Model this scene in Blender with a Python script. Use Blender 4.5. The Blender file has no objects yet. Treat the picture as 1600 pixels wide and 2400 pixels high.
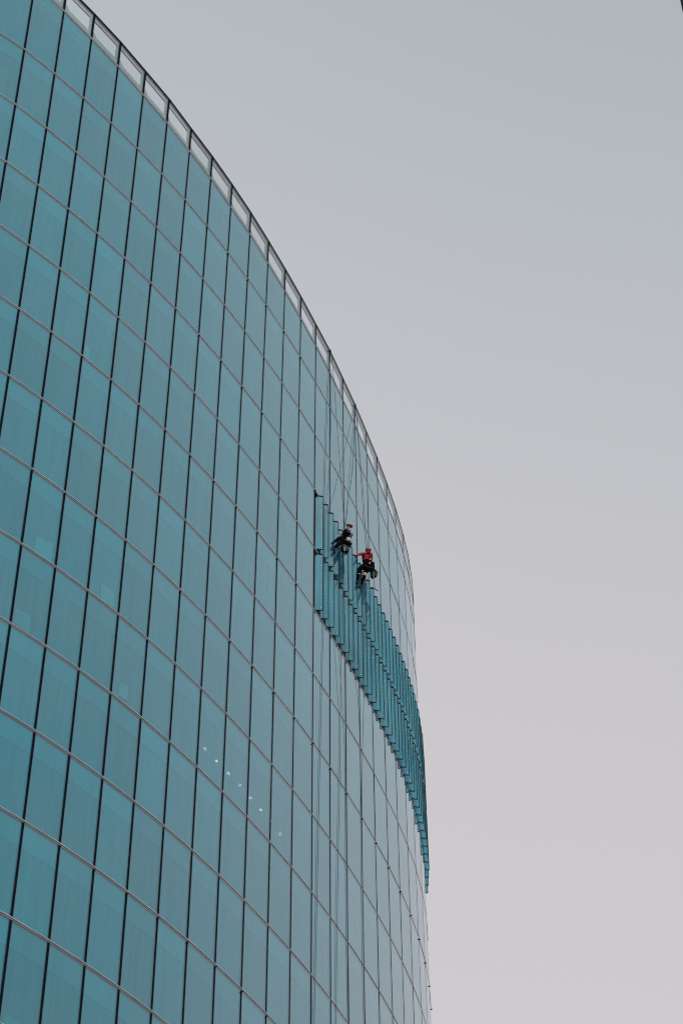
import bpy, bmesh, math, random
from mathutils import Vector, Matrix
random.seed(7)

# ------------------------------------------------------------------ camera, sky, sun, exposure
SC = bpy.context.scene
COL = SC.collection
PITCH, ROLL, FOC = 0.8624, 0.00167, 6008.47          # camera tilt up, roll, focal length in photograph pixels
CAMZ = 1.65
cam_data = bpy.data.cameras.new('camera')
cam = bpy.data.objects.new('camera', cam_data); COL.objects.link(cam)
cam_data.sensor_fit = 'VERTICAL'; cam_data.sensor_height = 36.0; cam_data.lens = FOC * 36.0 / 2400.0
cam_data.clip_start = 0.5; cam_data.clip_end = 4000
cam.matrix_world = Matrix.Translation((0, 0, CAMZ)) @ Matrix.Rotation(math.pi / 2 + PITCH, 4, 'X') @ Matrix.Rotation(-ROLL, 4, 'Z')
SC.camera = cam

SUN_EL, SUN_DIR = math.radians(57), Vector((0.37, -0.93, 0)).normalized()   # high sun behind the camera, a little to the right
SUN_AZ = math.atan2(SUN_DIR.x, SUN_DIR.y)
world = bpy.data.worlds.new('World'); SC.world = world; world.use_nodes = True
wt = world.node_tree; wt.nodes.clear()
wo = wt.nodes.new('ShaderNodeOutputWorld')
sky = wt.nodes.new('ShaderNodeTexSky'); sky.sky_type = 'NISHITA'; sky.sun_disc = False
sky.sun_elevation = SUN_EL; sky.sun_rotation = SUN_AZ; sky.dust_density = 6.0; sky.air_density = 1.0; sky.ozone_density = 1.0
bg1 = wt.nodes.new('ShaderNodeBackground'); bg1.inputs[1].default_value = 0.05
wt.links.new(sky.outputs[0], bg1.inputs[0])
# a thin even layer of high cloud over the blue sky: brighter and pinker low down, greyer overhead
tc = wt.nodes.new('ShaderNodeTexCoord'); sp = wt.nodes.new('ShaderNodeSeparateXYZ'); wt.links.new(tc.outputs['Generated'], sp.inputs[0])
add = wt.nodes.new('ShaderNodeMath'); add.operation = 'MULTIPLY_ADD'
wt.links.new(sp.outputs[0], add.inputs[0]); add.inputs[1].default_value = 0.18; wt.links.new(sp.outputs[2], add.inputs[2])
nz = wt.nodes.new('ShaderNodeTexNoise'); nz.inputs['Scale'].default_value = 2.2; nz.inputs['Detail'].default_value = 3
wt.links.new(tc.outputs['Generated'], nz.inputs['Vector'])
ad2 = wt.nodes.new('ShaderNodeMath'); ad2.operation = 'MULTIPLY_ADD'
wt.links.new(nz.outputs[0], ad2.inputs[0]); ad2.inputs[1].default_value = 0.05; wt.links.new(add.outputs[0], ad2.inputs[2])
cr = wt.nodes.new('ShaderNodeValToRGB'); wt.links.new(ad2.outputs[0], cr.inputs[0])
el = cr.color_ramp.elements
el[0].position = 0.0; el[0].color = (0.71, 0.665, 0.68, 1)
el[1].position = 1.0; el[1].color = (0.38, 0.43, 0.455, 1)
for pos, c in ((0.64, (0.67, 0.632, 0.655)), (0.74, (0.635, 0.610, 0.635)), (0.82, (0.56, 0.57, 0.60)), (0.90, (0.470, 0.513, 0.535))):
    e = el.new(pos); e.color = c + (1,)
bg2 = wt.nodes.new('ShaderNodeBackground'); wt.links.new(cr.outputs[0], bg2.inputs[0]); bg2.inputs[1].default_value = 1.0
mx = wt.nodes.new('ShaderNodeMixShader'); mx.inputs[0].default_value = 0.93
wt.links.new(bg1.outputs[0], mx.inputs[1]); wt.links.new(bg2.outputs[0], mx.inputs[2]); wt.links.new(mx.outputs[0], wo.inputs[0])

sl = bpy.data.lights.new('sun', 'SUN'); sl.energy = 2.0; sl.angle = math.radians(0.6); sl.color = (1.0, 0.95, 0.88)
sun = bpy.data.objects.new('sun', sl); COL.objects.link(sun)
sdir = Vector((SUN_DIR.x * math.cos(SUN_EL), SUN_DIR.y * math.cos(SUN_EL), math.sin(SUN_EL)))
sun.rotation_euler = sdir.to_track_quat('Z', 'Y').to_euler(); sun.location = (20, -40, 120)

SC.view_settings.view_transform = 'Standard'; SC.view_settings.look = 'None'
SC.view_settings.exposure = 0.0; SC.view_settings.gamma = 1.0; SC.view_settings.use_curve_mapping = False
SC.render.engine = 'CYCLES'; SC.cycles.transparent_max_bounces = 24; SC.cycles.max_bounces = 8; SC.cycles.filter_width = 1.1

# ------------------------------------------------------------------ the shape of the curved glass tower
U = 3.3                                                # height of one row of panes in metres
H0 = 26.11662
r0 = [0.2537, 0.3057, 0.3576, 0.4096, 0.4729, 0.5092, 0.5739, 0.5976, 0.6299, 0.6656, 0.7132, 0.7559, 0.7942, 0.8339, 0.8468, 0.8953, 0.9203, 0.9664, 0.9856, 1.0261, 1.0562, 1.0941, 1.0757, 1.0668, 1.065]
r1 = [0.73, 0.7861, 0.8422, 0.8892, 0.946, 0.9852, 1.0286, 1.0439, 1.0931, 1.1104, 1.1649, 1.2013, 1.2406, 1.2725, 1.2979, 1.358, 1.356, 1.4082, 1.4223, 1.4523, 1.4721, 1.5089, 1.4867, 1.4645, 1.4423]
X0 = [-3.42, -3.1169, -2.826, -2.5466, -2.2783, -2.0207, -1.7733, -1.5357, -1.3073, -1.0876, -0.8766, -0.6745, -0.4814, -0.2977, -0.1237, 0.0408, 0.1966, 0.3437, 0.4817, 0.6098, 0.7254, 0.8238, 0.9005, 0.9531, 0.981]
Y0 = [14.4136, 14.6798, 14.9545, 15.2389, 15.5332, 15.8379, 16.1528, 16.4772, 16.8098, 17.1502, 17.4975, 17.851, 18.2102, 18.5749, 18.9441, 19.3171, 19.6939, 20.0742, 20.4567, 20.8415, 21.2302, 21.623, 22.0198, 22.4202, 22.8236]
X1 = [-0.0482, -0.0447, -0.0421, -0.04, -0.0375, -0.0336, -0.0283, -0.0221, -0.0154, -0.0086, -0.0018, 0.0048, 0.0113, 0.0174, 0.0236, 0.0294, 0.0348, 0.0391, 0.0415, 0.0416, 0.0399, 0.0374, 0.0356, 0.0349, 0.0355]
Y1 = [0.3483, 0.312, 0.2755, 0.2388, 0.2022, 0.1668, 0.1325, 0.0989, 0.0667, 0.0371, 0.0097, -0.0156, -0.0393, -0.0619, -0.0828, -0.1031, -0.122, -0.1396, -0.156, -0.1715, -0.1869, -0.2022, -0.2174, -0.2334, -0.251]
X2 = [-0.0015, 0.001, 0.0045, 0.0086, 0.0126, 0.0159, 0.0181, 0.0191, 0.0191, 0.0182, 0.0167, 0.0147, 0.0126, 0.0106, 0.0088, 0.0073, 0.0059, 0.0048, 0.0039, 0.0031, 0.0024, 0.002, 0.0021, 0.0026, 0.0033]
Y2 = [-0.0966, -0.0861, -0.0745, -0.062, -0.049, -0.0362, -0.0243, -0.0137, -0.0047, 0.0026, 0.0083, 0.0124, 0.0151, 0.0168, 0.0176, 0.0181, 0.0182, 0.0184, 0.019, 0.0202, 0.022, 0.0243, 0.027, 0.0302, 0.0337]
NL, NR = 8, 12
def extend():
    global r0, r1, X0, Y0, X1, Y1, X2, Y2
    n = len(X0)
    a = math.atan2(Y0[1] - Y0[0], X0[1] - X0[0]); L = math.hypot(Y0[1] - Y0[0], X0[1] - X0[0])
    xs, ys = list(X0), list(Y0)
    for i in range(NL):
        a -= math.radians(2.0); xs.insert(0, xs[0] - L * math.cos(a)); ys.insert(0, ys[0] - L * math.sin(a))
    a = math.atan2(Y0[-1] - Y0[-2], X0[-1] - X0[-2])
    for i in range(NR):
        a += math.radians(5.0); xs.append(xs[-1] + L * math.cos(a)); ys.append(ys[-1] + L * math.sin(a))
    X0, Y0 = xs, ys
    X1, Y1, X2, Y2 = [[v[0]] * NL + v + [v[-1]] * NR for v in (X1, Y1, X2, Y2)]
    r0 = [r0[0] - 0.04 * k for k in range(NL, 0, -1)] + r0 + [r0[-1]] * NR
    r1 = [r1[0] - 0.04 * k for k in range(NL, 0, -1)] + r1 + [r1[-1]] * NR
extend()
CMIN = -2 - NL; NC = len(X0); CMAX = CMIN + NC - 1     # column numbers; column 0 is the third mullion from the left at the top edge
BOTTOM = 26.55
def node(c, j):
    """world position of mullion c at row height j (rows count downwards from the parapet)"""
    k = c - CMIN; t = (j - 7) / 7.0; tt = min(t, 1.1)
    x = X0[k] + X1[k] * tt + X2[k] * tt * tt; y = Y0[k] + Y1[k] * tt + Y2[k] * tt * tt
    if t > tt:
        x += (X1[k] + 2.2 * X2[k]) * (t - tt) * 0.3; y += (Y1[k] + 2.2 * Y2[k]) * (t - tt) * 0.3
    return Vector((x * U, y * U, (H0 - j) * U + CAMZ))
def frame(c, j):
    a, b = node(c, j), node(c + 1, j)
    t = (b - a); t.z = 0; t.normalize()
    return t, Vector((t.y, -t.x, 0))
def P(c, s, j, off=0.0):
    """point on the bay between mullions c and c+1 at fraction s, row height j, pushed out by off metres"""
    a, b = node(c, j), node(c + 1, j); t, n = frame(c, j)
    return a.lerp(b, s) + n * off
def nnorm(c, j):
    n = Vector((0, 0, 0))
    if c > CMIN: n += frame(c - 1, j)[1]
    if c < CMAX: n += frame(c, j)[1]
    return n.normalized()
def ray(px, py):
    a, b = px - 800.0, 1200.0 - py
    c, s = math.cos(ROLL), math.sin(ROLL)
    x, u = a * c + b * s, -a * s + b * c
    cp, spi = math.cos(PITCH), math.sin(PITCH)
    return Vector((x, FOC * cp - u * spi, FOC * spi + u * cp)).normalized()
def side(p, off):
    j = H0 - (p.z - CAMZ) / U; best = None
    for c in range(-6, 26):
        a, b = node(c, j), node(c + 1, j); d = b - a; d.z = 0; q = p - a; q.z = 0
        s = max(0, min(1, q.dot(d) / d.length_squared)); e = (q - d * s).length
        if best is None or e < best[0]:
            n = Vector((d.y, -d.x, 0)).normalized(); best = (e, (q - d * s).dot(n))
    return math.copysign(best[0], best[1]) - off
def W(px, py, off):
    """where the sight line through a photograph pixel meets the surface lying off metres in front of the glass"""
    d = ray(px, py); o = Vector((0, 0, CAMZ)); lo = 60.0; s = lo
    while s < 170 and side(o + d * s, off) > 0: lo = s; s += 1.0
    hi = s
    for _ in range(22):
        m = (lo + hi) / 2
        if side(o + d * m, off) > 0: lo = m
        else: hi = m
    return o + d * lo
def Z(x, y, off): return W(750 + x / 10.453, 1200 + y / 10.453, off)

# ------------------------------------------------------------------ materials
def mat(name):
    m = bpy.data.materials.new(name); m.use_nodes = True; return m, m.node_tree, m.node_tree.nodes['Principled BSDF']
def plain(name, col, rough=0.6, metal=0.0, var=0.15, scale=6.0, spec=0.5, stretch=None):
    m, t, b = mat(name)
    n = t.nodes.new('ShaderNodeTexNoise'); n.inputs['Scale'].default_value = scale; n.inputs['Detail'].default_value = 4
    g = t.nodes.new('ShaderNodeNewGeometry')
    if stretch:
        mp = t.nodes.new('ShaderNodeMapping'); mp.inputs['Scale'].default_value = stretch; t.links.new(g.outputs['Position'], mp.inputs[0]); t.links.new(mp.outputs[0], n.inputs['Vector'])
    else: t.links.new(g.outputs['Position'], n.inputs['Vector'])
    r = t.nodes.new('ShaderNodeValToRGB'); t.links.new(n.outputs[0], r.inputs[0])
    r.color_ramp.elements[0].position = 0.3; r.color_ramp.elements[1].position = 0.7
    r.color_ramp.elements[0].color = tuple(c * (1 - var) for c in col) + (1,); r.color_ramp.elements[1].color = tuple(min(1, c * (1 + var)) for c in col) + (1,)
    t.links.new(r.outputs[0], b.inputs['Base Color']); b.inputs['Roughness'].default_value = rough; b.inputs['Metallic'].default_value = metal
    b.inputs['Specular IOR Level'].default_value = spec
    return m
def glass(name, tint, ior, dust=0.05, dustcol=(0.55, 0.62, 0.64), rough=0.02, power=5.0, vary=0.03):
    m, t, b = mat(name); t.nodes.remove(b); out = t.nodes['Material Output']
    g = t.nodes.new('ShaderNodeNewGeometry')
    oi = t.nodes.new('ShaderNodeObjectInfo')
    hs = t.nodes.new('ShaderNodeMix'); hs.data_type = 'RGBA'
    t.links.new(oi.outputs['Random'], hs.inputs[0])
    hs.inputs[6].default_value = tuple(c * (1 - vary) for c in tint) + (1,); hs.inputs[7].default_value = tuple(min(1, c * (1 + vary)) for c in tint) + (1,)
    tr = t.nodes.new('ShaderNodeBsdfTransparent'); t.links.new(hs.outputs[2], tr.inputs[0])
    gl = t.nodes.new('ShaderNodeBsdfGlossy'); gl.inputs['Roughness'].default_value = rough; gl.inputs[0].default_value = (0.96, 0.98, 1.0, 1)
    # reflectance rises towards grazing angles; only the outer faces of a pane mirror
    dt = t.nodes.new('ShaderNodeVectorMath'); dt.operation = 'DOT_PRODUCT'; t.links.new(g.outputs['Normal'], dt.inputs[0]); t.links.new(g.outputs['Incoming'], dt.inputs[1])
    ab = t.nodes.new('ShaderNodeMath'); ab.operation = 'ABSOLUTE'; t.links.new(dt.outputs['Value'], ab.inputs[0])
    om = t.nodes.new('ShaderNodeMath'); om.operation = 'SUBTRACT'; om.inputs[0].default_value = 1.0; t.links.new(ab.outputs[0], om.inputs[1])
    pw = t.nodes.new('ShaderNodeMath'); pw.operation = 'POWER'; t.links.new(om.outputs[0], pw.inputs[0]); pw.inputs[1].default_value = power
    f0 = ((ior - 1) / (ior + 1)) ** 2
    fm = t.nodes.new('ShaderNodeMath'); fm.operation = 'MULTIPLY_ADD'; t.links.new(pw.outputs[0], fm.inputs[0]); fm.inputs[1].default_value = 1 - f0; fm.inputs[2].default_value = f0
    bf = t.nodes.new('ShaderNodeMath'); bf.operation = 'SUBTRACT'; bf.inputs[0].default_value = 1.0; t.links.new(g.outputs['Backfacing'], bf.inputs[1])
    fr = t.nodes.new('ShaderNodeMath'); fr.operation = 'MULTIPLY'; t.links.new(fm.outputs[0], fr.inputs[0]); t.links.new(bf.outputs[0], fr.inputs[1])
    mx = t.nodes.new('ShaderNodeMixShader'); t.links.new(fr.outputs[0], mx.inputs[0]); t.links.new(tr.outputs[0], mx.inputs[1]); t.links.new(gl.outputs[0], mx.inputs[2])
    # film of dust in vertical rain streaks
    mp = t.nodes.new('ShaderNodeMapping'); mp.inputs['Scale'].default_value = (13, 13, 0.14); t.links.new(g.outputs['Position'], mp.inputs[0])
    n = t.nodes.new('ShaderNodeTexNoise'); n.inputs['Scale'].default_value = 1.0; n.inputs['Detail'].default_value = 5; n.inputs['Roughness'].default_value = 0.6; t.links.new(mp.outputs[0], n.inputs['Vector'])
    n2 = t.nodes.new('ShaderNodeTexNoise'); n2.inputs['Scale'].default_value = 0.35; n2.inputs['Detail'].default_value = 3; t.links.new(g.outputs['Position'], n2.inputs['Vector'])
    mu = t.nodes.new('ShaderNodeMath'); mu.operation = 'MULTIPLY'; t.links.new(n.outputs[0], mu.inputs[0]); t.links.new(n2.outputs[0], mu.inputs[1])
    mr = t.nodes.new('ShaderNodeMapRange'); t.links.new(mu.outputs[0], mr.inputs[0]); mr.inputs[1].default_value = 0.12; mr.inputs[2].default_value = 0.42
    mr.inputs[3].default_value = dust * 0.4; mr.inputs[4].default_value = dust * 2.0
    df = t.nodes.new('ShaderNodeBsdfDiffuse'); df.inputs[0].default_value = dustcol + (1,)
    m2 = t.nodes.new('ShaderNodeMixShader'); t.links.new(mr.outputs[0], m2.inputs[0]); t.links.new(mx.outputs[0], m2.inputs[1]); t.links.new(df.outputs[0], m2.inputs[2])
    t.links.new(m2.outputs[0], out.inputs[0])
    return m
M = {}
M['glass'] = glass('tinted_glass', (0.36, 0.88, 0.955), 1.42, dust=0.08, power=2.6, dustcol=(0.30, 0.50, 0.56), vary=0.025)
M['clear'] = glass('clear_glass', (0.95, 0.975, 0.97), 1.35, dust=0.02)
M['fin'] = glass('louvre_glass', (0.60, 0.87, 0.92), 1.35, dust=0.45, dustcol=(0.15, 0.45, 0.57), rough=0.12)
M['black'] = plain('black_gasket', (0.010, 0.014, 0.020), 0.8, var=0.3, spec=0.1)
M['mullion'] = plain('dark_blue_mullion', (0.004, 0.012, 0.022), 0.9, var=0.3, spec=0.02)
M['rail'] = plain('pale_anodised_rail', (0.50, 0.55, 0.60), 0.7, metal=0.0, var=0.12, scale=3)
M['spandrel'] = plain('grey_spandrel', (0.50, 0.52, 0.51), 0.8, var=0.05, scale=1.0, stretch=(3, 3, 0.3))
M['blind'] = plain('curtain_cloth', (0.41, 0.452, 0.448), 0.9, var=0.09, scale=1.0, stretch=(6.5, 6.5, 0.05))
M['parapet'] = plain('painted_parapet_frame', (0.34, 0.42, 0.44), 0.6, var=0.12)
M['soffit'] = plain('coping_metal', (0.48, 0.46, 0.51), 0.5, var=0.2, scale=2)
M['trim_shade'] = plain('dark_trim_and_shade', (0.010, 0.030, 0.042), 0.7, var=0.3, spec=0.12)  # dark trim colour, also used for painted shade at the louvres
M['bolt'] = plain('stainless_bolt', (0.75, 0.86, 0.90), 0.5, metal=0.0, var=0.1, spec=0.2)
M['rope'] = plain('dark_rope', (0.05, 0.085, 0.12), 0.9, var=0.3, scale=30)
M['roof'] = plain('roof_felt', (0.16, 0.16, 0.17), 0.9)
M['pale'] = plain('pale_paper', (0.95, 0.60, 0.56), 0.8, var=0.05)
M['red'] = plain('red_jacket_cloth', (0.42, 0.008, 0.022), 0.85, var=0.35, scale=14)
M['greyjacket'] = plain('pale_grey_jacket_cloth', (0.27, 0.255, 0.31), 0.85, var=0.45, scale=14)
M['trousers'] = plain('black_trousers_cloth', (0.0045, 0.0025, 0.0035), 1.0, var=0.5, scale=9, spec=0.03)
M['redhat'] = plain('red_helmet_shell', (0.45, 0.012, 0.035), 0.4, var=0.1)
M['pinkhat'] = plain('pink_red_helmet_shell', (0.62, 0.15, 0.19), 0.5, var=0.1)
M['skin'] = plain('skin', (0.16, 0.075, 0.055), 0.6, var=0.1)
M['hair'] = plain('dark_hair', (0.015, 0.010, 0.010), 0.8)
M['strap'] = plain('black_webbing', (0.008, 0.008, 0.012), 0.9, spec=0.1)
M['buckle'] = plain('light_metal_buckle', (0.6, 0.6, 0.58), 0.35, metal=0.5)
M['green'] = plain('dark_green_plastic', (0.002, 0.038, 0.028), 0.5, var=0.25, spec=0.25)
M['dkgreen'] = plain('black_green_plastic', (0.004, 0.010, 0.011), 0.6, var=0.2, spec=0.15)
M['white'] = plain('white_plastic', (0.62, 0.62, 0.60), 0.5, var=0.1)
M['bag'] = plain('pale_mauve_canvas', (0.42, 0.38, 0.44), 0.9, var=0.3, scale=20)
M['beige'] = plain('beige_knee_pad', (0.50, 0.40, 0.34), 0.8, var=0.2, scale=20)
M['boot'] = plain('dark_boot_leather', (0.012, 0.018, 0.030), 0.8, spec=0.15)
M['concrete'] = plain('grey_cladding', (0.16, 0.16, 0.19), 0.7)
M['window'] = plain('dark_window_glass', (0.03, 0.04, 0.05), 0.1)
M['paving'] = plain('stone_paving', (0.22, 0.21, 0.20), 0.85, var=0.25, scale=0.8)
m, t, b = mat('dot_glow'); b.inputs['Base Color'].default_value = (0.9, 0.85, 0.82, 1); b.inputs['Emission Color'].default_value = (1.0, 0.16, 0.14, 1); b.inputs['Emission Strength'].default_value = 9.0; M['glow_dot'] = m
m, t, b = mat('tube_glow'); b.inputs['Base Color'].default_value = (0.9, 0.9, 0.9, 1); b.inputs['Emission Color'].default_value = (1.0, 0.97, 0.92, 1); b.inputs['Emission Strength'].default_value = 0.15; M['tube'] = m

# ------------------------------------------------------------------ mesh helpers
class MB:
    def __init__(s): s.v = []; s.f = []; s.m = []
    def quadbox(s, a, b, c, d, ex, mi=0):
        """slab: quad a b c d (any order round) pushed along vector ex"""
        k = len(s.v); s.v += [a, b, c, d, a + ex, b + ex, c + ex, d + ex]
        for f in ((0, 1, 2, 3), (7, 6, 5, 4), (0, 4, 5, 1), (1, 5, 6, 2), (2, 6, 7, 3), (3, 7, 4, 0)): s.f.append([k + i for i in f]); s.m.append(mi)
    def box(s, o, x, y, z, mi=0):
        """box centred at o with half-axes x y z"""
        s.quadbox(o - x - y - z, o + x - y - z, o + x + y - z, o - x + y - z, z * 2, mi)
    def tri(s, a, b, c, ex, mi=0):
        k = len(s.v); s.v += [a, b, c, a + ex, b + ex, c + ex]
        for f in ((0, 1, 2), (5, 4, 3), (0, 3, 4, 1), (1, 4, 5, 2), (2, 5, 3, 0)): s.f.append([k + i for i in f]); s.m.append(mi)
    def tube(s, pts, rad, n=6, mi=0):
        if not hasattr(rad, '__len__'): rad = [rad] * len(pts)
        k0 = len(s.v)
        for i, p in enumerate(pts):
            d = (pts[min(i + 1, len(pts) - 1)] - pts[max(i - 1, 0)]).normalized()
            a = d.orthogonal().normalized() if i == 0 else (pa - d * pa.dot(d)).normalized(); pa = a; b = d.cross(a)
            for q in range(n): s.v.append(p + (a * math.cos(2 * math.pi * q / n) + b * math.sin(2 * math.pi * q / n)) * rad[i])
        for i in range(len(pts) - 1):
            for q in range(n):
                s.f.append([k0 + i * n + q, k0 + i * n + (q + 1) % n, k0 + (i + 1) * n + (q + 1) % n, k0 + (i + 1) * n + q]); s.m.append(mi)
        s.f.append([k0 + q for q in range(n)][::-1]); s.m.append(mi)
        s.f.append([k0 + (len(pts) - 1) * n + q for q in range(n)]); s.m.append(mi)
    def ball(s, c, rx, ry=None, rz=None, ax=None, seg=8, rings=6, mi=0, cut=None):
        ry = ry or rx; rz = rz or rx; X, Y, Zv = ax or (Vector((1, 0, 0)), Vector((0, 1, 0)), Vector((0, 0, 1)))
        k0 = len(s.v); top = rings if cut is None else cut
        for i in range(top + 1):
            th = math.pi * i / rings
            for q in range(seg):
                ph = 2 * math.pi * q / seg
                s.v.append(c + X * (rx * math.sin(th) * math.cos(ph)) + Y * (ry * math.sin(th) * math.sin(ph)) + Zv * (rz * math.cos(th)))
        for i in range(top):
            for q in range(seg):
                s.f.append([k0 + i * seg + q, k0 + (i + 1) * seg + q, k0 + (i + 1) * seg + (q + 1) % seg, k0 + i * seg + (q + 1) % seg]); s.m.append(mi)
    def build(s, name, mats, parent=None, smooth=False):
        if not isinstance(mats, (list, tuple)): mats = [mats]
        me = bpy.data.meshes.new(name); me.from_pydata([tuple(v) for v in s.v], [], s.f)
        for mm in mats: me.materials.append(mm)
        if len(mats) > 1:
            for p, mi in zip(me.polygons, s.m): p.material_index = mi
        bm = bmesh.new(); bm.from_mesh(me); bmesh.ops.remove_doubles(bm, verts=bm.verts, dist=1e-6) if smooth else None
        bmesh.ops.recalc_face_normals(bm, faces=bm.faces); bm.to_mesh(me); bm.free()
        if smooth:
            for p in me.polygons: p.use_smooth = True
        o = bpy.data.objects.new(name, me); COL.objects.link(o)
        if parent: o.parent = parent; o.matrix_parent_inverse = parent.matrix_world.inverted()
        return o
def empty(name, loc=(0, 0, 0)):
    o = bpy.data.objects.new(name, None); COL.objects.link(o); o.location = loc; o.empty_display_size = 0.3
    o.matrix_world = Matrix.Translation(loc); return o
def tag(o, label=None, cat=None, group=None, kind=None):
    for k, v in (('label', label), ('category', cat), ('group', group), ('kind', kind)):
        if v: o[k] = v
    return o
UP = Vector((0, 0, 1))

# ------------------------------------------------------------------ ground
b = MB(); b.quadbox(Vector((-1500, -1500, -0.5)), Vector((1500, -1500, -0.5)), Vector((1500, 1500, -0.5)), Vector((-1500, 1500, -0.5)), UP * 0.5)
tag(b.build('ground', M['paving']), kind='structure')

# ------------------------------------------------------------------ the glass tower
tower = tag(empty('glass_tower', (0, 75, 0)), 'curved tower clad in teal glass panes, its parapet sloping down to the right', 'building')
VIS0, VIS1, VISROW = -5, 23, 15
def rows_of(c):
    """row lines bounding the panes of bay c: (left top, left bottom, right top, right bottom)"""
    k = c - CMIN
    out = [(r1[k], 2.0, r1[k + 1], 2.0)]
    j = 2
    while j < 26: out.append((j, j + 1, j, j + 1)); j += 1
    return out
def project(p):
    x, y, z = p.x, p.y, p.z - CAMZ; cp, spi = math.cos(PITCH), math.sin(PITCH)
    d = y * cp + z * spi; u = -y * spi + z * cp; px, py = FOC * x / d, FOC * u / d
    c, s = math.cos(ROLL), math.sin(ROLL)
    return 800 + px * c - py * s, 1200 - (px * s + py * c)
GAPX, TOPG, BOTG = 0.043, 0.052, 0.052
def opened(c, j): return 11 <= c <= 22 and 4 <= j < 6
def pane(mb, c, R, off=0.0, th=0.010):
    (lt, lb, rt, rb) = R; t, n = frame(c, (lt + lb) / 2)
    a = node(c, lt) - UP * TOPG; d = node(c, lb) + UP * BOTG; b_ = node(c + 1, rt) - UP * TOPG; c_ = node(c + 1, rb) + UP * BOTG
    e = t * GAPX; jit = n * random.uniform(-0.004, 0.004)
    mb.quadbox(a + e + n * off + jit, b_ - e + n * off + jit, c_ - e + n * off, d + e + n * off, -n * th)
cand = []; rest = MB()
for c in range(CMIN, CMAX):
    for R in rows_of(c):
        if opened(c, R[0]) and R[0] >= 2: continue
        pts = [project(node(c, R[0])), project(node(c + 1, R[2])), project(node(c + 1, R[3])), project(node(c, R[1]))]
        area = abs(sum(pts[i][0] * pts[(i + 1) % 4][1] - pts[(i + 1) % 4][0] * pts[i][1] for i in range(4))) / 2
        vis = any(-5 < p[0] < 1605 and -5 < p[1] < 2405 for p in pts) and c <= 22 and c >= -7
        facing = (pts[1][0] - pts[0][0]) > 0
        cand.append((area if vis and facing else -1, c, R))
cand.sort(key=lambda q: -q[0])
NP = 0
for k, (ar, c, R) in enumerate(cand):
    if ar > 0 and k < 298:
        mb = MB(); pane(mb, c, R); mb.build('glass_pane', M['glass'], tower); NP += 1
    else: pane(rest, c, R)
tag(rest.build('glass_pane', M['glass'], tower), kind='stuff')
print('individual panes', NP)

# mullions: dark recessed posts in the joints between panes
restm = MB()
for c in range(CMIN, CMAX + 1):
    mb = MB() if VIS0 <= c <= VIS1 else restm
    k = c - CMIN; js = [r0[k] + 0.03] + [j for j in range(2, 27, 1)] ; js = [js[0], r1[k]] + [float(j) for j in range(2, 27)]
    js[-1] = BOTTOM
    for ja, jb in zip(js, js[1:]):
        if 12 <= c <= 22 and 4 <= ja < 6:      # the post is interrupted by the open louvres: start a second piece
            if mb is not restm and mb.v: mb.build('mullion', M['mullion'], tower); mb = MB()
            continue
        n = nnorm(c, (ja + jb) / 2); t = Vector((-n.y, n.x, 0))
        dep = -0.012
        a0, b0 = node(c, ja) + n * dep, node(c, jb) + n * dep; w = t * 0.049
        mb.quadbox(a0 - w, a0 + w, b0 + w, b0 - w, -n * 0.018)
    if mb is not restm: mb.build('mullion', M['mullion'], tower)
tag(restm.build('mullion', M['mullion'], tower), kind='stuff')

# transoms: two pale lips with a black joint between them, following each floor line
def row_height(j, c): return r1[c - CMIN] if j == 1 else (r0[c - CMIN] if j == 0 else j)
def strip(mb, j, c0, c1, dz0, dz1, o0, o1, mi=0, dj=0.0):
    """continuous bar along row j from mullion c0 to c1, between heights dz0..dz1 (m) and offsets o0..o1 (m)"""
    k0 = len(mb.v)
    for c in range(c0, c1 + 1):
        jj = row_height(j, c) + dj; p = node(c, jj); n = nnorm(c, jj)
        mb.v += [p + n * o0 + UP * dz0, p + n * o1 + UP * dz0, p + n * o1 + UP * dz1, p + n * o0 + UP * dz1]
    m_ = c1 - c0
    for i in range(m_):
        a = k0 + 4 * i
        for q in range(4): mb.f.append([a + q, a + (q + 1) % 4, a + 4 + (q + 1) % 4, a + 4 + q]); mb.m.append(mi)
    mb.f.append([k0, k0 + 3, k0 + 2, k0 + 1]); mb.m.append(mi); e = k0 + 4 * m_; mb.f.append([e, e + 1, e + 2, e + 3]); mb.m.append(mi)
for j in list(range(1, 26)):
    mb = MB()
    strip(mb, j, CMIN, CMAX, -0.050, 0.050, -0.034, -0.014, 1)
    strip(mb, j, CMIN, CMAX, 0.012, 0.045, -0.012, 0.002, 0)
    strip(mb, j, CMIN, CMAX, -0.019, 0.010, -0.012, 0.008, 1)
    strip(mb, j, CMIN, CMAX, -0.040, -0.021, -0.012, 0.002, 0)
    if j == 1: strip(mb, j, CMIN, CMAX, -0.078, -0.060, 0.002, 0.010, 0)
    o = mb.build('transom', [M['rail'], M['black']], tower)
    if j > VISROW: o['kind'] = 'stuff'
mb = MB()
strip(mb, 0, CMIN, CMAX, -0.030, 0.0, -0.06, 0.008, 0); strip(mb, 0, CMIN, CMAX, 0.004, 0.022, -0.12, 0.012, 0)
mb.build('coping', M['trim_shade'], tower)

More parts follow.
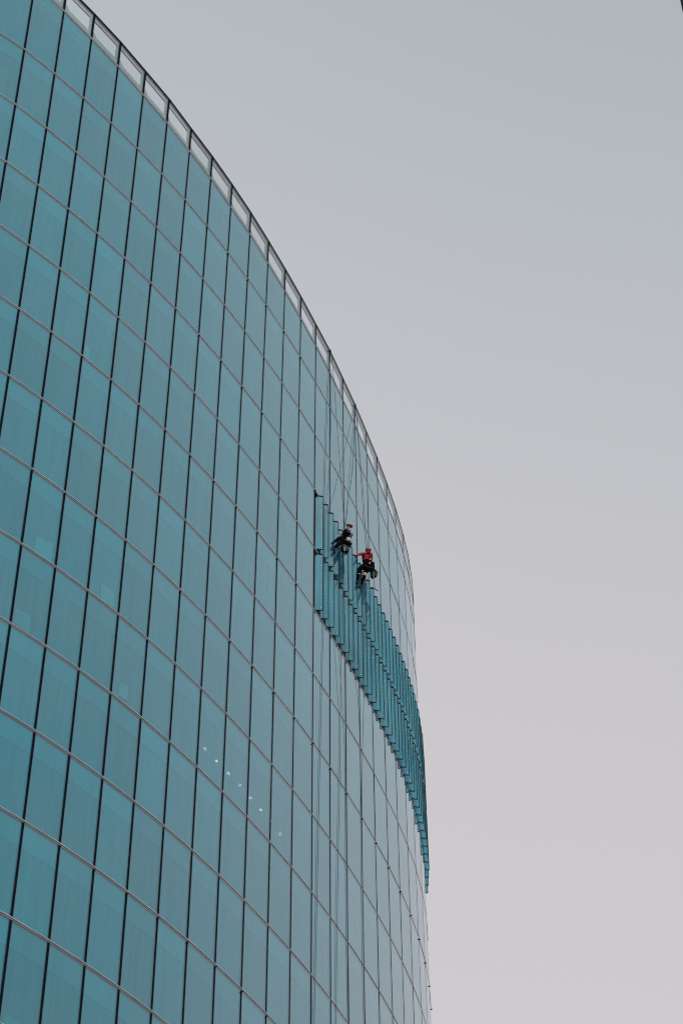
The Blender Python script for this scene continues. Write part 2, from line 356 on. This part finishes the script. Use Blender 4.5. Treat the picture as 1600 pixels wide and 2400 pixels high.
# behind the glass: pale band at the top of every storey and drawn blinds below it
for j in range(1, 26):
    mb = MB(); mb2 = MB(); mb3 = MB()
    for c in range(CMIN, CMAX):
        t, n = frame(c, j)
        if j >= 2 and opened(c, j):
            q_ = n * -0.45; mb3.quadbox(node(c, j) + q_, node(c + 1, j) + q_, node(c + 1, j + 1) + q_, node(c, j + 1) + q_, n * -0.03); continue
        back_ = -0.55 if opened(c, j) and j >= 2 else -0.036; g = n * back_
        if j == 1:
            ta, tb = r1[c - CMIN], r1[c + 1 - CMIN]; ea, eb = 2.0, 2.0
            ma, mb_ = ta + (ea - ta) * 0.28, tb + (eb - tb) * 0.28
        else: ta = tb = j; ea = eb = j + 1; ma = mb_ = j + 0.27
        mb.quadbox(node(c, ta) + g, node(c + 1, tb) + g, node(c + 1, mb_) + g, node(c, ma) + g, n * -0.04)
        for s0, s1 in ((0.0, 1.0),):
            g2 = n * (back_ - 0.005)
            mb2.quadbox(node(c, ma) + g2 - UP * 0.004, node(c + 1, mb_) + g2 - UP * 0.004, node(c + 1, eb) + g2, node(c, ea) + g2, n * -0.02)
    if mb3.v: mb3.build('shade_backing', M['trim_shade'], tower)  # dark sheet whose colour stands for the shaded interior behind the louvres
    a = mb.build('spandrel', M['spandrel'], tower); b_ = mb2.build('blind', M['blind'], tower)
    if j > VISROW: a['kind'] = 'stuff'; b_['kind'] = 'stuff'

# parapet bays: clear glass in front of a steel frame with an opening to the sky
for c in range(CMIN, CMAX):
    k = c - CMIN; seen = -3 <= c <= 22
    if not seen and c > 24: pass
    t, n = frame(c, 1)
    def Q(s, v, off):   # v 0 = top, 1 = bottom transom
        a = node(c, r0[k] + (r1[k] - r0[k]) * v); b_ = node(c + 1, r0[k + 1] + (r1[k + 1] - r0[k + 1]) * v)
        return a.lerp(b_, s) + n * off
    mb = MB(); e = 0.04
    mb.quadbox(Q(e, 0.05, 0), Q(1 - e, 0.05, 0), Q(1 - e, 0.955, 0), Q(e, 0.955, 0), -n * 0.015)
    mb.build('parapet_glass', M['clear'], tower)
    hole = [(0.05, 0.19), (0.91, 0.19), (0.91, 0.74), (0.20, 0.74), (0.05, 0.60)]
    outer = [(0.0, 0.03), (1.0, 0.03), (1.0, 0.97), (0.0, 0.97), (0.0, 0.62)]
    mb = MB()
    for i in range(5):
        q = (i + 1) % 5
        A = [outer[i], outer[q], hole[q], hole[i]]
        pts = [Q(s, v, -0.06) for s, v in A]
        mb.quadbox(*pts, -n * 0.05, mi=1 if i == 0 else 0)
    mb.build('parapet_frame', [M['parapet'], M['soffit']], tower)

# roof deck well below the parapet openings and the body closing the back of the tower
mb = MB(); back = []
ring = [node(c, 2.0) - nnorm(c, 2.0) * 0.3 for c in range(CMIN, CMAX + 1)]
zr = (H0 - 2.3) * U + CAMZ
ring = [Vector((p.x, p.y, zr)) for p in ring]
k0 = len(mb.v); mb.v += ring + [p - UP * 0.4 for p in ring]; N = len(ring)
mb.f.append(list(range(k0, k0 + N))); mb.f.append(list(range(k0 + N, k0 + 2 * N))[::-1]); mb.m += [0, 0]
mb.build('roof', M['roof'], tower)
mb = MB()
A, Bp = node(CMIN, 14), node(CMAX, 14)
wall_in = (Bp - A).cross(UP).normalized()
a0, b0 = Vector((A.x, A.y, 0)), Vector((Bp.x, Bp.y, 0)); hgt = (H0 - 2) * U
mb.quadbox(a0, b0, b0 + UP * hgt, a0 + UP * hgt, (Vector((-40, 110, 0)) - (a0 + b0) / 2).normalized() * 0.5)
mb.build('rear_wall', M['concrete'], tower)

# small steel cleats sticking out under the floor lines
for j in (2, 4, 6, 8, 12):
    for c in range(-3, 24):
        if (j == 2 and not 4 <= c <= 10) or (j == 4 and not 3 <= c <= 11) or (j == 6 and not 0 <= c <= 10): continue
        pxy = project(node(c, j))
        if not (-5 < pxy[0] < 1600 and -5 < pxy[1] < 2405): continue
        n = nnorm(c, j); t = Vector((-n.y, n.x, 0)); p = node(c, j) - UP * 0.11
        mb = MB(); mb.box(p + n * 0.022, t * 0.012, UP * 0.012, n * 0.040); mb.tri(p - t * 0.010 - UP * 0.018, p + n * 0.035 - t * 0.010 - UP * 0.012, p - t * 0.010 - UP * 0.04, t * 0.02)
        mb.build('cleat', M['black'], tower)

# opened glass louvres: three turned leaves per bay in two storeys
FIN_A = math.radians(57); FW = 0.275
for j in (4, 5):
    for c in range(11, 23):
        for q in range(3):
            s = q / 3.0 + 0.20; jt, jb = j + 0.028, j + 0.925
            t, n = frame(c, j + 0.5)
            fa = FIN_A + math.radians(random.uniform(-1.2, 1.2))
            v = t * math.cos(fa) + n * math.sin(fa); w = v.cross(UP).normalized()
            if w.dot(Vector((0, -1, 0))) < 0: w = -w
            o = -0.085
            ta, ba = P(c, s, jt, o), P(c, s, jb, o)
            mb = MB(); mb.quadbox(ta, ta + v * FW, ba + v * FW, ba, -w * 0.016)
            fin = mb.build('louvre_leaf', M['fin'], tower)
            mb = MB()
            mb.quadbox(ta + v * -0.01 + UP * 0.004, ta + v * (FW + 0.012) + UP * 0.004, ta + v * (FW + 0.012) + UP * 0.085, ta + v * -0.01 + UP * 0.085, -w * 0.05)
            mb.build('top_rail', M['black'], fin)
            mb = MB()
            mb.quadbox(ba - UP * 0.024, ba + v * (FW + 0.008) - UP * 0.024, ba + v * (FW + 0.008) - UP * 0.002, ba - UP * 0.002, -w * 0.03)
            mb.quadbox(ta + v * (FW + 0.002), ta + v * (FW + 0.032), ba + v * (FW + 0.032), ba + v * (FW + 0.002), -w * 0.03)  # outer strip coloured dark as the shadow in the gap between leaves
            mb.build('edge_and_gap_shade', M['trim_shade'], fin)
            for fr_ in (0.03, 0.20, 0.58, 0.965):
                mb = MB()
                p = ta.lerp(ba, fr_) + v * (FW * 0.78)
                mb.tube([p, p + w * 0.012, p + w * 0.022], [0.021, 0.021, 0.010], 8)
                if q == 0 and c == 11: pass
                bo = mb.build('bolt', M['bolt'], fin)

# ------------------------------------------------------------------ things seen behind the panes
SHEETS = [([(85.5, 1255), (124, 1276.5), (121, 1318), (80, 1293)], 'largest pale square sheet low behind a pane at the left edge'),
          ([(238, 1367), (268, 1389), (266.6, 1425), (236, 1404)], 'pale sheet behind a pane, right and below of the largest one'),
          ([(37, 1424), (74, 1443.6), (69, 1484), (33, 1459)], 'faint square sheet behind a pane at the left edge, below the largest one'),
          ([(281, 1598), (302, 1610), (299, 1645), (278, 1630)], 'faint narrow sheet behind a pane, lowest one in the middle rows'),
          ([(200, 805), (212, 814), (210, 843), (196, 833)], 'small narrow pale sheet behind a pane high on the left'),
          ([(12, 2376), (58, 2405), (54, 2440), (4, 2412)], 'pale sheet behind a pane in the bottom left corner')]
for i, (q, lab) in enumerate(SHEETS):
    pts = [W(x, y, -0.022) for x, y in q]; n = (pts[1] - pts[0]).cross(pts[3] - pts[0]).normalized()
    mb = MB(); mb.quadbox(*pts, n * 0.006); tag(mb.build('paper_sheet', M['pale']), lab, 'sheet', 'pale sheets behind the panes')
GLOW_DOTS = [(481, 1755), (508, 1783), (536, 1812), (562, 1841), (587, 1870), (611, 1898), (636, 1925), (657, 1954)]  # clusters of small emissive spheres set just behind the glass
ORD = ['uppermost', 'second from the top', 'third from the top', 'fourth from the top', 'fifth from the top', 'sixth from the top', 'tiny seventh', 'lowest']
for i, (x, y) in enumerate(GLOW_DOTS):
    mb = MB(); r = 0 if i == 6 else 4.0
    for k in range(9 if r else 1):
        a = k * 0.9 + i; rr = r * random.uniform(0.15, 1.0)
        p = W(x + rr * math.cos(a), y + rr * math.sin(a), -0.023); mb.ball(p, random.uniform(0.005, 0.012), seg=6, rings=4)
    tag(mb.build('glow_cluster', M['glow_dot']), 'cluster of tiny white glowing dots behind the glass, %s of the slanting row' % ORD[i], 'light', 'row of glowing dots behind the glass')
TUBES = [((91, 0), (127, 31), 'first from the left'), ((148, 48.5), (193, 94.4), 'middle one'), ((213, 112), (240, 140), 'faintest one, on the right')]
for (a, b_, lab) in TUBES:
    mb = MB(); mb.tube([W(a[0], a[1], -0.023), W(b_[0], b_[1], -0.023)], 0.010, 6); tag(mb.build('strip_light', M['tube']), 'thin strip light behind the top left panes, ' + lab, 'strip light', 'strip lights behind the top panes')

# ------------------------------------------------------------------ ropes
def rope(pts, label, r=0.009, group='dark climbing ropes hanging on the tower'):
    w = [W(x, y, o) for x, y, o in pts]
    mb = MB(); mb.tube(w, r, 6)
    return tag(mb.build('rope', M['rope']), label, 'rope', group)
rope([(774.6, 822, 0.03), (771.5, 872, 0.03), (768.3, 921, 0.03), (763, 1058, 0.03), (760, 1178, 0.03), (758.6, 1330, 0.03), (758, 1468, 0.03), (754, 1604, 0.03), (750.5, 1752, 0.03), (746.7, 1911, 0.03), (742.9, 2099, 0.03), (739, 2282, 0.03), (735.8, 2420, 0.03)], 'leftmost long rope from the parapet clamp, passing behind the louvres to the bottom edge')
rope([(775.5, 823, 0.03), (782.3, 891.8, 0.06), (788.6, 983.7, 0.12), (799, 1127, 0.28), (804.5, 1200, 0.42), (808, 1230, 0.50)], 'left strand of the V of ropes above the climber in the pale jacket')
rope([(832.8, 950, 0.03), (822.4, 1054, 0.15), (815.7, 1150, 0.32), (811.6, 1200, 0.42), (809.5, 1230, 0.50)], 'right strand of the V of ropes above the climber in the pale jacket')
rope([(833.2, 950, 0.03), (837, 1006.6, 0.06), (843, 1090, 0.15), (847, 1140, 0.25), (851, 1215.7, 0.38), (856, 1275, 0.48), (859, 1300, 0.50)], 'rope running down from the right parapet clamp to the climber in red')
rope([(833.8, 950, 0.03), (839.5, 1020, 0.10), (845.8, 1100, 0.20), (850.5, 1150, 0.30), (855, 1227, 0.42), (859.5, 1275, 0.50), (861.5, 1300, 0.52)], 'second rope to the climber in red, just right of its twin')
rope([(806, 1322, 0.25), (802, 1420, 0.20), (798.5, 1532.7, 0.12), (797.7, 1675, 0.03), (796, 1833.7, 0.03), (794.4, 1908, 0.03), (792.6, 1994, 0.03), (790, 2168, 0.03), (787.6, 2370, 0.03), (787, 2420, 0.03)], 'rope tail below the climber in the pale jacket, straight down to the bottom edge')
rope([(808.5, 1440, 0.20), (809.6, 1550, 0.12), (811.4, 1760, 0.03), (812.3, 1900, 0.03), (814.3, 2196, 0.03), (816.6, 2282, 0.03), (818.4, 2420, 0.03)], 'rope beside a mullion, second from the left below the louvres')
rope([(862, 1352, 0.42), (853.5, 1440, 0.25), (852.8, 1560, 0.2), (852.4, 1630, 0.12), (849, 1757, 0.03), (848, 1910, 0.03), (849.2, 2078, 0.03), (852.5, 2257, 0.03), (856.4, 2420, 0.03)], 'rope tail below the climber in red, reaching the bottom edge')
for (x, y, lab) in ((774.2, 821.5, 'black rope clamp on the parapet edge above the left climber'), (832.8, 949, 'black rope clamp on the parapet edge above the climber in red')):
    p = W(x, y, 0.06); mb = MB(); mb.box(p, Vector((0.025, 0, 0)), Vector((0, 0.03, 0)), UP * 0.035); mb.tube([p + UP * 0.035, p + UP * 0.05, p + UP * 0.05 + Vector((0, 0.12, 0))], 0.012, 6)
    tag(mb.build('rope_clamp', M['black']), lab, 'clamp', 'rope clamps on the parapet')

# ------------------------------------------------------------------ people
def skin_mesh(name, verts, edges, rad, mats, pick, parent, root=0, levels=2):
    me = bpy.data.meshes.new(name + '_cage'); me.from_pydata([tuple(v) for v in verts], edges, [])
    o = bpy.data.objects.new(name + '_cage', me); COL.objects.link(o)
    o.modifiers.new('s', 'SKIN'); sub = o.modifiers.new('d', 'SUBSURF'); sub.levels = levels; sub.render_levels = levels
    lay = me.skin_vertices[0].data
    for i, r in enumerate(rad):
        rr = r if isinstance(r, tuple) else (r, r)
        lay[i].radius = rr; lay[i].use_root = (i == root)
    dg = bpy.context.evaluated_depsgraph_get(); dg.update()
    nm = bpy.data.meshes.new_from_object(o.evaluated_get(dg)); nm.name = name
    bpy.data.objects.remove(o); bpy.data.meshes.remove(me)
    nm.materials.clear()
    for m_ in mats: nm.materials.append(m_)
    for p in nm.polygons: p.material_index = pick(p.center); p.use_smooth = True
    ob = bpy.data.objects.new(name, nm); COL.objects.link(ob)
    if parent: ob.parent = parent; ob.matrix_parent_inverse = parent.matrix_world.inverted()
    return ob
def seg_dist(p, a, b):
    d = b - a; s = max(0, min(1, (p - a).dot(d) / max(d.length_squared, 1e-9))); return (p - a - d * s).length
def hand(name, parent, wrist, direction, up, mt, thumb_side=1):
    """palm with five bent fingers"""
    d = direction.normalized(); s = d.cross(up).normalized() * thumb_side; u = s.cross(d).normalized() * thumb_side
    mb = MB(); palm = wrist + d * 0.05
    mb.ball(palm, 0.048, 0.042, 0.02, (d, s, u), 8, 6)
    for k in range(4):
        L = (0.075, 0.085, 0.08, 0.062)[k]; b0 = palm + d * 0.038 + s * (0.032 - 0.021 * k)
        p1 = b0 + d * L * 0.45 - u * 0.006; p2 = p1 + (d * 0.6 - u * 0.7).normalized() * L * 0.33; p3 = p2 + (d * 0.1 - u * 1.0).normalized() * L * 0.28
        mb.tube([b0 - d * 0.02, b0, p1, p2, p3], [0.009, 0.0095, 0.009, 0.008, 0.006], 6)
    t0 = wrist + d * 0.03 + s * 0.035; t1 = t0 + (d * 0.6 + s * 0.8).normalized() * 0.035; t2 = t1 + (d * 0.8 - u * 0.5).normalized() * 0.03
    mb.tube([t0 - s * 0.015, t0, t1, t2], [0.012, 0.012, 0.01, 0.008], 6)
    return mb.build(name, mt, parent, smooth=True)
def person(label, J, jacket, hat, face_dir, kneepad=False):
    root = tag(empty('person', J['pelvis']), label, 'person', 'rope access window cleaners')
    names = ['pelvis', 'waist', 'chest', 'neck', 'chin', 'head', 'shl', 'ell', 'wrl', 'shr', 'elr', 'wrr', 'hpl', 'knl', 'cal', 'anl', 'tol', 'hpr', 'knr', 'car', 'anr', 'tor']
    J['waist'] = J['pelvis'].lerp(J['chest'], 0.45); J['chin'] = J['neck'].lerp(J['head'], 0.5)
    J['cal'] = J['knl'].lerp(J['anl'], 0.35); J['car'] = J['knr'].lerp(J['anr'], 0.35)
    R = dict(pelvis=0.155, waist=0.135, chest=0.165, neck=0.06, chin=0.085, head=0.088, shl=0.085, ell=0.056, wrl=0.040, shr=0.085, elr=0.056, wrr=0.040,
             hpl=0.118, knl=0.085, cal=0.072, anl=0.045, tol=0.042, hpr=0.118, knr=0.085, car=0.072, anr=0.045, tor=0.042)
    E = [('pelvis', 'waist'), ('waist', 'chest'), ('chest', 'neck'), ('neck', 'chin'), ('chin', 'head'), ('chest', 'shl'), ('shl', 'ell'), ('ell', 'wrl'), ('chest', 'shr'), ('shr', 'elr'), ('elr', 'wrr'),
         ('pelvis', 'hpl'), ('hpl', 'knl'), ('knl', 'cal'), ('cal', 'anl'), ('anl', 'tol'), ('pelvis', 'hpr'), ('hpr', 'knr'), ('knr', 'car'), ('car', 'anr'), ('anr', 'tor')]
    for a, b_ in E[5:]:
        if 'an' not in a: print('   ', a, b_, round((J[a] - J[b_]).length, 2), end=';')
    print(' torso', round((J['pelvis'] - J['neck']).length, 2), 'head', round((J['neck'] - J['head']).length, 2))
    idx = {n_: i for i, n_ in enumerate(names)}
    zone = {('pelvis', 'waist'): 1, ('neck', 'chin'): 2, ('chin', 'head'): 2, ('anl', 'tol'): 3, ('anr', 'tor'): 3}
    if jacket == 'greyjacket': zone[('waist', 'chest')] = 1      # black vest over the jacket
    for e_ in E[11:]:
        zone.setdefault(e_, 1)
    def pick(c):
        best = min(E, key=lambda e_: seg_dist(c, J[e_[0]], J[e_[1]]) / (0.5 * (R[e_[0]] + R[e_[1]])))
        return zone.get(best, 0)
    skin_mesh('body', [J[n_] for n_ in names], [(idx[a], idx[b_]) for a, b_ in E], [R[n_] for n_ in names], [M[jacket], M['trousers'], M['skin'], M['boot']], pick, root)
    # head details
    hd = J['head']; f = face_dir.normalized(); u = (J['head'] - J['neck']).normalized(); f = (f - u * f.dot(u)).normalized(); s = f.cross(u).normalized()
    mb = MB(); mb.tube([hd + f * 0.085 + u * 0.005, hd + f * 0.108 - u * 0.02], [0.010, 0.016], 6); mb.build('nose', M['skin'], root, True)
    for q in (-1, 1):
        mb = MB(); mb.ball(hd + f * 0.082 + s * 0.032 * q + u * 0.012, 0.012, seg=8, rings=6); mb.build('eye', M['hair'], root, True)
        mb = MB(); mb.ball(hd + s * 0.090 * q - u * 0.01, 0.012, 0.022, 0.032, (s, f, u)); mb.build('ear', M['skin'], root, True)
    mb = MB(); mb.ball(hd + f * 0.088 - u * 0.045, 0.025, 0.008, 0.007, (s, f, u)); mb.build('mouth', M['redhat'], root, True)
    mb = MB(); mb.ball(hd - f * 0.012 - u * 0.005, 0.090, 0.093, 0.090, (s, f, u), 12, 8, cut=5); mb.build('hair', M['hair'], root, True)
    mb = MB(); mb.ball(hd + u * 0.018 - f * 0.008, 0.104, 0.118, 0.110, (s, f, u), 16, 10, cut=6)
    mb.tube([hd + u * 0.018 - f * 0.008 + (s * math.cos(a_ * math.pi / 8) * 0.104 + f * math.sin(a_ * math.pi / 8) * 0.119) for a_ in range(17)], 0.008, 5)
    mb.ball(hd + u * 0.02 + f * 0.112, 0.06, 0.03, 0.012, (s, f, u), 10, 4)
    hm = mb.build('helmet', M[hat], root, True)
    if jacket == 'red':     # hood round the neck
        mb = MB(); mb.ball(J['neck'] + u * 0.03 - f * 0.02, 0.11, 0.105, 0.09, (s, f, u), 12, 8); mb.build('hood', M['red'], root, True)
    # harness
    ax = (J['chest'] - J['pelvis']).normalized(); fr = (f - ax * f.dot(ax)).normalized(); sd = fr.cross(ax)
    mb = MB()
    for cpt, ra, rb in ((J['pelvis'].lerp(J['chest'], 0.30), 0.165, 0.155), (J['pelvis'].lerp(J['chest'], 0.95), 0.180, 0.170)):
        mb.tube([cpt + sd * math.cos(a_ * math.pi / 8) * ra + fr * math.sin(a_ * math.pi / 8) * rb for a_ in range(17)], 0.020, 5)
    for q in (-1, 1):
        for d_ in (-1, 1): mb.tube([J['pelvis'].lerp(J['chest'], 0.3) + sd * 0.08 * q + fr * 0.155 * d_, J['chest'] + sd * 0.09 * q + fr * 0.165 * d_, J['neck'] + sd * 0.08 * q + fr * 0.03 * d_ - ax * 0.05], 0.018, 5)
    mb.build('harness', M['strap'], root)
    for q in (-1, 1):
        mb = MB(); p = J['pelvis'].lerp(J['chest'], 0.34) + sd * 0.07 * q - fr * 0.165; mb.tube([p + Vector((0.03 * math.cos(a_), 0, 0.035 * math.sin(a_))) for a_ in [i_ * math.pi / 4 for i_ in range(9)]], 0.010, 5); mb.build('buckle', M['buckle'], root)
    mb = MB(); p = J['chest'] + fr * 0.2; mb.box(p, sd * 0.035, fr * 0.02, UP * 0.07); mb.tube([p + UP * 0.07, p + UP * 0.13], 0.012, 6); mb.build('descender', M['boot'], root)
    hand('hand', root, J['wrl'], J['wrl'] - J['ell'], UP, M['boot' if jacket == 'red' else 'white'], 1)
    hand('hand', root, J['wrr'], J['wrr'] - J['elr'], UP, M['boot'], -1)
    if kneepad:
        mb = MB(); k = J['knr'].lerp(J['anr'], 0.12); d_ = (J['anr'] - J['knr']).normalized(); b_ = d_.orthogonal().normalized()
        mb.ball(k, 0.098, 0.098, 0.15, (b_, d_.cross(b_), d_), 12, 8); mb.build('knee_pad', M['beige'], root, True)
        mb = MB(); k = J['knl'].lerp(J['anl'], 0.42); mb.ball(k, 0.07, 0.07, 0.035, None, 10, 6); mb.build('shin_band', M['buckle'], root, True)
    # soles
    for q in ('l', 'r'):
        a_, t_ = J['an' + q], J['to' + q]; d_ = (t_ - a_).normalized(); mb = MB(); s_ = d_.orthogonal().normalized()
        mb.ball(a_.lerp(t_, 0.6), 0.055, 0.055, 0.115, (s_, d_.cross(s_), d_), 10, 8); mb.build('boot', M['boot'], root, True)
    return root, f, s
n1 = frame(13, 5)[1]; n2 = frame(15, 5)[1]; t1_ = frame(14, 5)[0]
print('climber 1'); 
J1 = dict(pelvis=Z(640, 668, 0.41), chest=Z(665, 500, 0.48), neck=Z(690, 412, 0.53), head=Z(718, 345, 0.58), shl=Z(605, 450, 0.36), ell=Z(520, 515, 0.29), wrl=Z(452, 572, 0.24),
          shr=Z(742, 455, 0.63), elr=Z(790, 560, 0.73), wrr=Z(715, 600, 0.57), hpl=Z(610, 655, 0.37), knl=Z(470, 650, 0.25), anl=Z(330, 738, 0.20), tol=Z(303, 768, 0.19),
          hpr=Z(650, 700, 0.45), knr=Z(480, 770, 0.33), anr=Z(340, 880, 0.21), tor=Z(308, 920, 0.19))
person('window cleaner in a pale grey jacket and pink helmet hanging left on ropes', J1, 'greyjacket', 'pinkhat', (-n1 - t1_ * 0.3))
print('climber 2')
J2 = dict(pelvis=Z(1160, 1280, 0.45), chest=Z(1155, 1085, 0.47), neck=Z(1163, 1010, 0.48), head=Z(1172, 945, 0.51), shl=Z(1068, 1030, 0.35), ell=Z(960, 1030, 0.27), wrl=Z(890, 1075, 0.21),
          shr=Z(1235, 1050, 0.57), elr=Z(1262, 1150, 0.61), wrr=Z(1205, 1205, 0.55), hpl=Z(1105, 1300, 0.41), knl=Z(955, 1420, 0.25), anl=Z(912, 1690, 0.21), tol=Z(900, 1745, 0.20),
          hpr=Z(1185, 1330, 0.49), knr=Z(1098, 1510, 0.37), anr=Z(1010, 1790, 0.27), tor=Z(950, 1865, 0.21))
person('window cleaner in a red jacket and red helmet reaching left from the ropes', J2, 'red', 'redhat', (-n2 + t1_ * 0.3), kneepad=True)

# ------------------------------------------------------------------ their gear
RT = ray(800, 1300).cross(UP).normalized()             # a horizontal direction square to the view
FWD = UP.cross(RT).normalized()
def bucket(c, yaw, w, d, h, label, tilt=0.0):
    root = tag(empty('bucket', c), label, 'bucket', 'green window cleaning buckets')
    X = Matrix.Rotation(yaw, 3, 'Z') @ RT; Y = Matrix.Rotation(yaw, 3, 'Z') @ FWD; Zt = (UP + X * tilt).normalized()
    mb = MB(); tp = c + Zt * h / 2; bt = c - Zt * h / 2; th = 0.012
    def rim(o, k, zz): return [zz + X * (w / 2 * k - o) * a + Y * (d / 2 * k - o) * b_ for a, b_ in ((-1, -1), (1, -1), (1, 1), (-1, 1))]
    to, bo, ti, bi = rim(0, 1, tp), rim(0, 0.86, bt), rim(th, 1, tp), rim(th, 0.86, bt + Zt * th)
    k0 = 0; mb.v += to + bo + ti + bi
    for i in range(4):
        q = (i + 1) % 4
        mb.f += [[i, q, 4 + q, 4 + i], [8 + q, 8 + i, 12 + i, 12 + q], [q, i, 8 + i, 8 + q]]; mb.m += [0, 0, 0]
    mb.f += [[7, 6, 5, 4], [12, 13, 14, 15]]; mb.m += [1, 1]
    mb.build('tub', [M['green'], M['dkgreen']], root)
    mb = MB()
    for i in range(4): mb.tube([to[i], to[(i + 1) % 4]], 0.012, 5)
    mb.build('rim', M['dkgreen'], root)
    mb = MB(); mb.tube([tp + X * w / 2, tp + X * w * 0.42 + Zt * 0.10, tp + Zt * 0.15, tp - X * w * 0.42 + Zt * 0.10, tp - X * w / 2], 0.007, 5); mb.build('handle', M['white'], root)
    return root
bucket(Z(612, 915, 0.47), 0.5, 0.29, 0.20, 0.26, 'dark green bucket hanging under the climber in the pale jacket')
bucket(Z(1312, 1535, 0.56), -0.55, 0.24, 0.18, 0.24, 'green bucket hanging right of the climber in red', 0.12)
def squeegee(a, b_, e0, e1, grip, label):
    root = tag(empty('squeegee', b_), label, 'squeegee', 'squeegees hanging from the climbers')
    g = a.lerp(b_, grip)
    mb = MB(); mb.tube([a, g], 0.016, 6); mb.build('grip', M['white'], root)
    mb = MB(); mb.tube([g, b_], 0.010, 6); mb.build('pole', M['boot'], root)
    mb = MB(); mb.tube([e0, e1], 0.018, 5); mb.build('blade', M['black'], root)
squeegee(Z(598, 850, 0.58), Z(590, 1045, 0.53), Z(528, 1065, 0.53), Z(668, 1025, 0.53), 0.55, 'squeegee with white grip in front of the left bucket')
squeegee(Z(1298, 1450, 0.64), Z(1338, 1888, 0.53), Z(1262, 1838, 0.53), Z(1415, 1935, 0.53), 0.80, 'long white handled squeegee dangling below the right bucket')
# canvas pouch, seats and bags
def pouch(c, w, d, h, mt, name, label, cat, yaw=0.3, lip=None):
    root = tag(empty(name, c), label, cat)
    X = Matrix.Rotation(yaw, 3, 'Z') @ RT; Y = Matrix.Rotation(yaw, 3, 'Z') @ FWD
    mb = MB(); secs = [(-0.5, 0.80), (-0.42, 1.0), (0.0, 1.08), (0.35, 0.98), (0.5, 0.85)]; n_ = 10
    for z_, k in secs:
        for q in range(n_):
            a_ = 2 * math.pi * q / n_; cx, sy = math.cos(a_), math.sin(a_)
            ex = math.copysign(abs(cx) ** 0.5, cx); ey = math.copysign(abs(sy) ** 0.5, sy); wob = random.uniform(0.93, 1.07)
            mb.v.append(c + X * w / 2 * ex * k * wob + Y * d / 2 * ey * k * wob + UP * z_ * h)
    for i in range(len(secs) - 1):
        for q in range(n_): mb.f.append([i * n_ + q, i * n_ + (q + 1) % n_, (i + 1) * n_ + (q + 1) % n_, (i + 1) * n_ + q]); mb.m.append(0)
    mb.f += [list(range(n_))[::-1], list(range((len(secs) - 1) * n_, len(secs) * n_))]; mb.m += [0, 0]
    mb.build('sack', mt, root, True)
    mb = MB(); mb.tube([c + X * w * 0.5 * math.cos(i * math.pi / 6) + Y * d * 0.5 * math.sin(i * math.pi / 6) + UP * h * (-0.42 if lip else 0.42) for i in range(13)], 0.018, 5); mb.build('hem', M['strap'], root)
    mb = MB(); mb.tube([c + UP * h * 0.4 + X * 0.03, c + UP * (h * 0.5 + 0.14)], 0.010, 5); mb.build('sling', M['strap'], root)
pouch(Z(695, 690, 0.58), 0.17, 0.12, 0.24, M['bag'], 'tool_pouch', 'pale mauve canvas pouch on the hip of the left climber', 'pouch', 0.2, True)
pouch(Z(690, 780, 0.56), 0.17, 0.13, 0.10, M['strap'], 'coil_bag', 'small black bag under the pale mauve pouch', 'bag', 0.4)
pouch(Z(1250, 1335, 0.59), 0.24, 0.18, 0.38, M['trousers'], 'rope_bag', 'large black bag hanging behind the right hip of the climber in red', 'bag', -0.3)
def board(c, w, d, label, yaw):
    root = tag(empty('seat_board', c), label, 'seat', 'seat boards slung under the climbers')
    X = Matrix.Rotation(yaw, 3, 'Z') @ RT; Y = Matrix.Rotation(yaw, 3, 'Z') @ FWD
    mb = MB(); mb.box(c, X * w / 2, Y * d / 2, UP * 0.013); mb.build('plank', M['dkgreen'], root)
    for q in (-1, 1):
        mb = MB(); mb.tube([c + X * w * 0.45 * q, c + X * w * 0.3 * q + UP * 0.45], 0.010, 5); mb.build('sling', M['strap'], root)
board(Z(640, 770, 0.49), 0.40, 0.24, 'dark seat board under the climber in the pale jacket', 0.6)
board(Z(1185, 1400, 0.52), 0.42, 0.24, 'dark seat board under the climber in red', 0.4)
# soft strap and white tag on the red climber's belt
mb = MB(); mb.box(Z(1213, 1250, 0.65), RT * 0.016, FWD * 0.01, UP * 0.05); tag(mb.build('paper_tag', M['white']), 'small white tag hanging from the belt of the climber in red', 'tag')

# ------------------------------------------------------------------ neighbouring building whose edge shows in the top right corner
d = ray(1593.5, 0); hd_ = Vector((d.x, d.y, 0)); base = hd_ * (30.0 / hd_.length); H2 = 66.0
nb = tag(empty('corner_building', base), 'dark edge of a grey building in the top right corner', 'building')
ex = Vector((1, 0.12, 0)).normalized(); ey = Vector((hd_.x + hd_.y * 0.15, hd_.y, 0)).normalized(); ex = Vector((ey.y, -ey.x, 0))
# the edge that shows runs straight up
mb = MB(); mb.quadbox(base + ex * 0.05 + ey * 0.05, base + ex * 16, base + ex * 16 + ey * 12, base + ex * 0.05 + ey * 12, UP * H2); mb.build('wall', M['concrete'], nb)
mb = MB(); mb.box(base + UP * H2 / 2 + ex * 0.04, ex * 0.04, ey * 0.06, UP * H2 / 2); mb.build('corner_post', M['black'], nb)
for k in range(9):
    mb = MB(); mb.box(base + ex * (0.42 + k * 1.9) + UP * H2 / 2 - ey * 0.03, ex * 0.14, ey * 0.06, UP * H2 / 2); mb.build('pier', M['black'], nb)
for fl in range(18):
    mb = MB()
    for k in range(8): mb.box(base + ex * (1.37 + k * 1.9) + UP * (2.2 + fl * 3.55), ex * 0.75, ey * 0.04, UP * 1.1)
    o = mb.build('window_band', M['window'], nb); o['kind'] = 'stuff'
mb = MB(); mb.box(base + ex * 8.1 + ey * 6.1 + UP * (H2 + 0.3), ex * 8.0, ey * 6.0, UP * 0.3); mb.build('roof', M['roof'], nb)
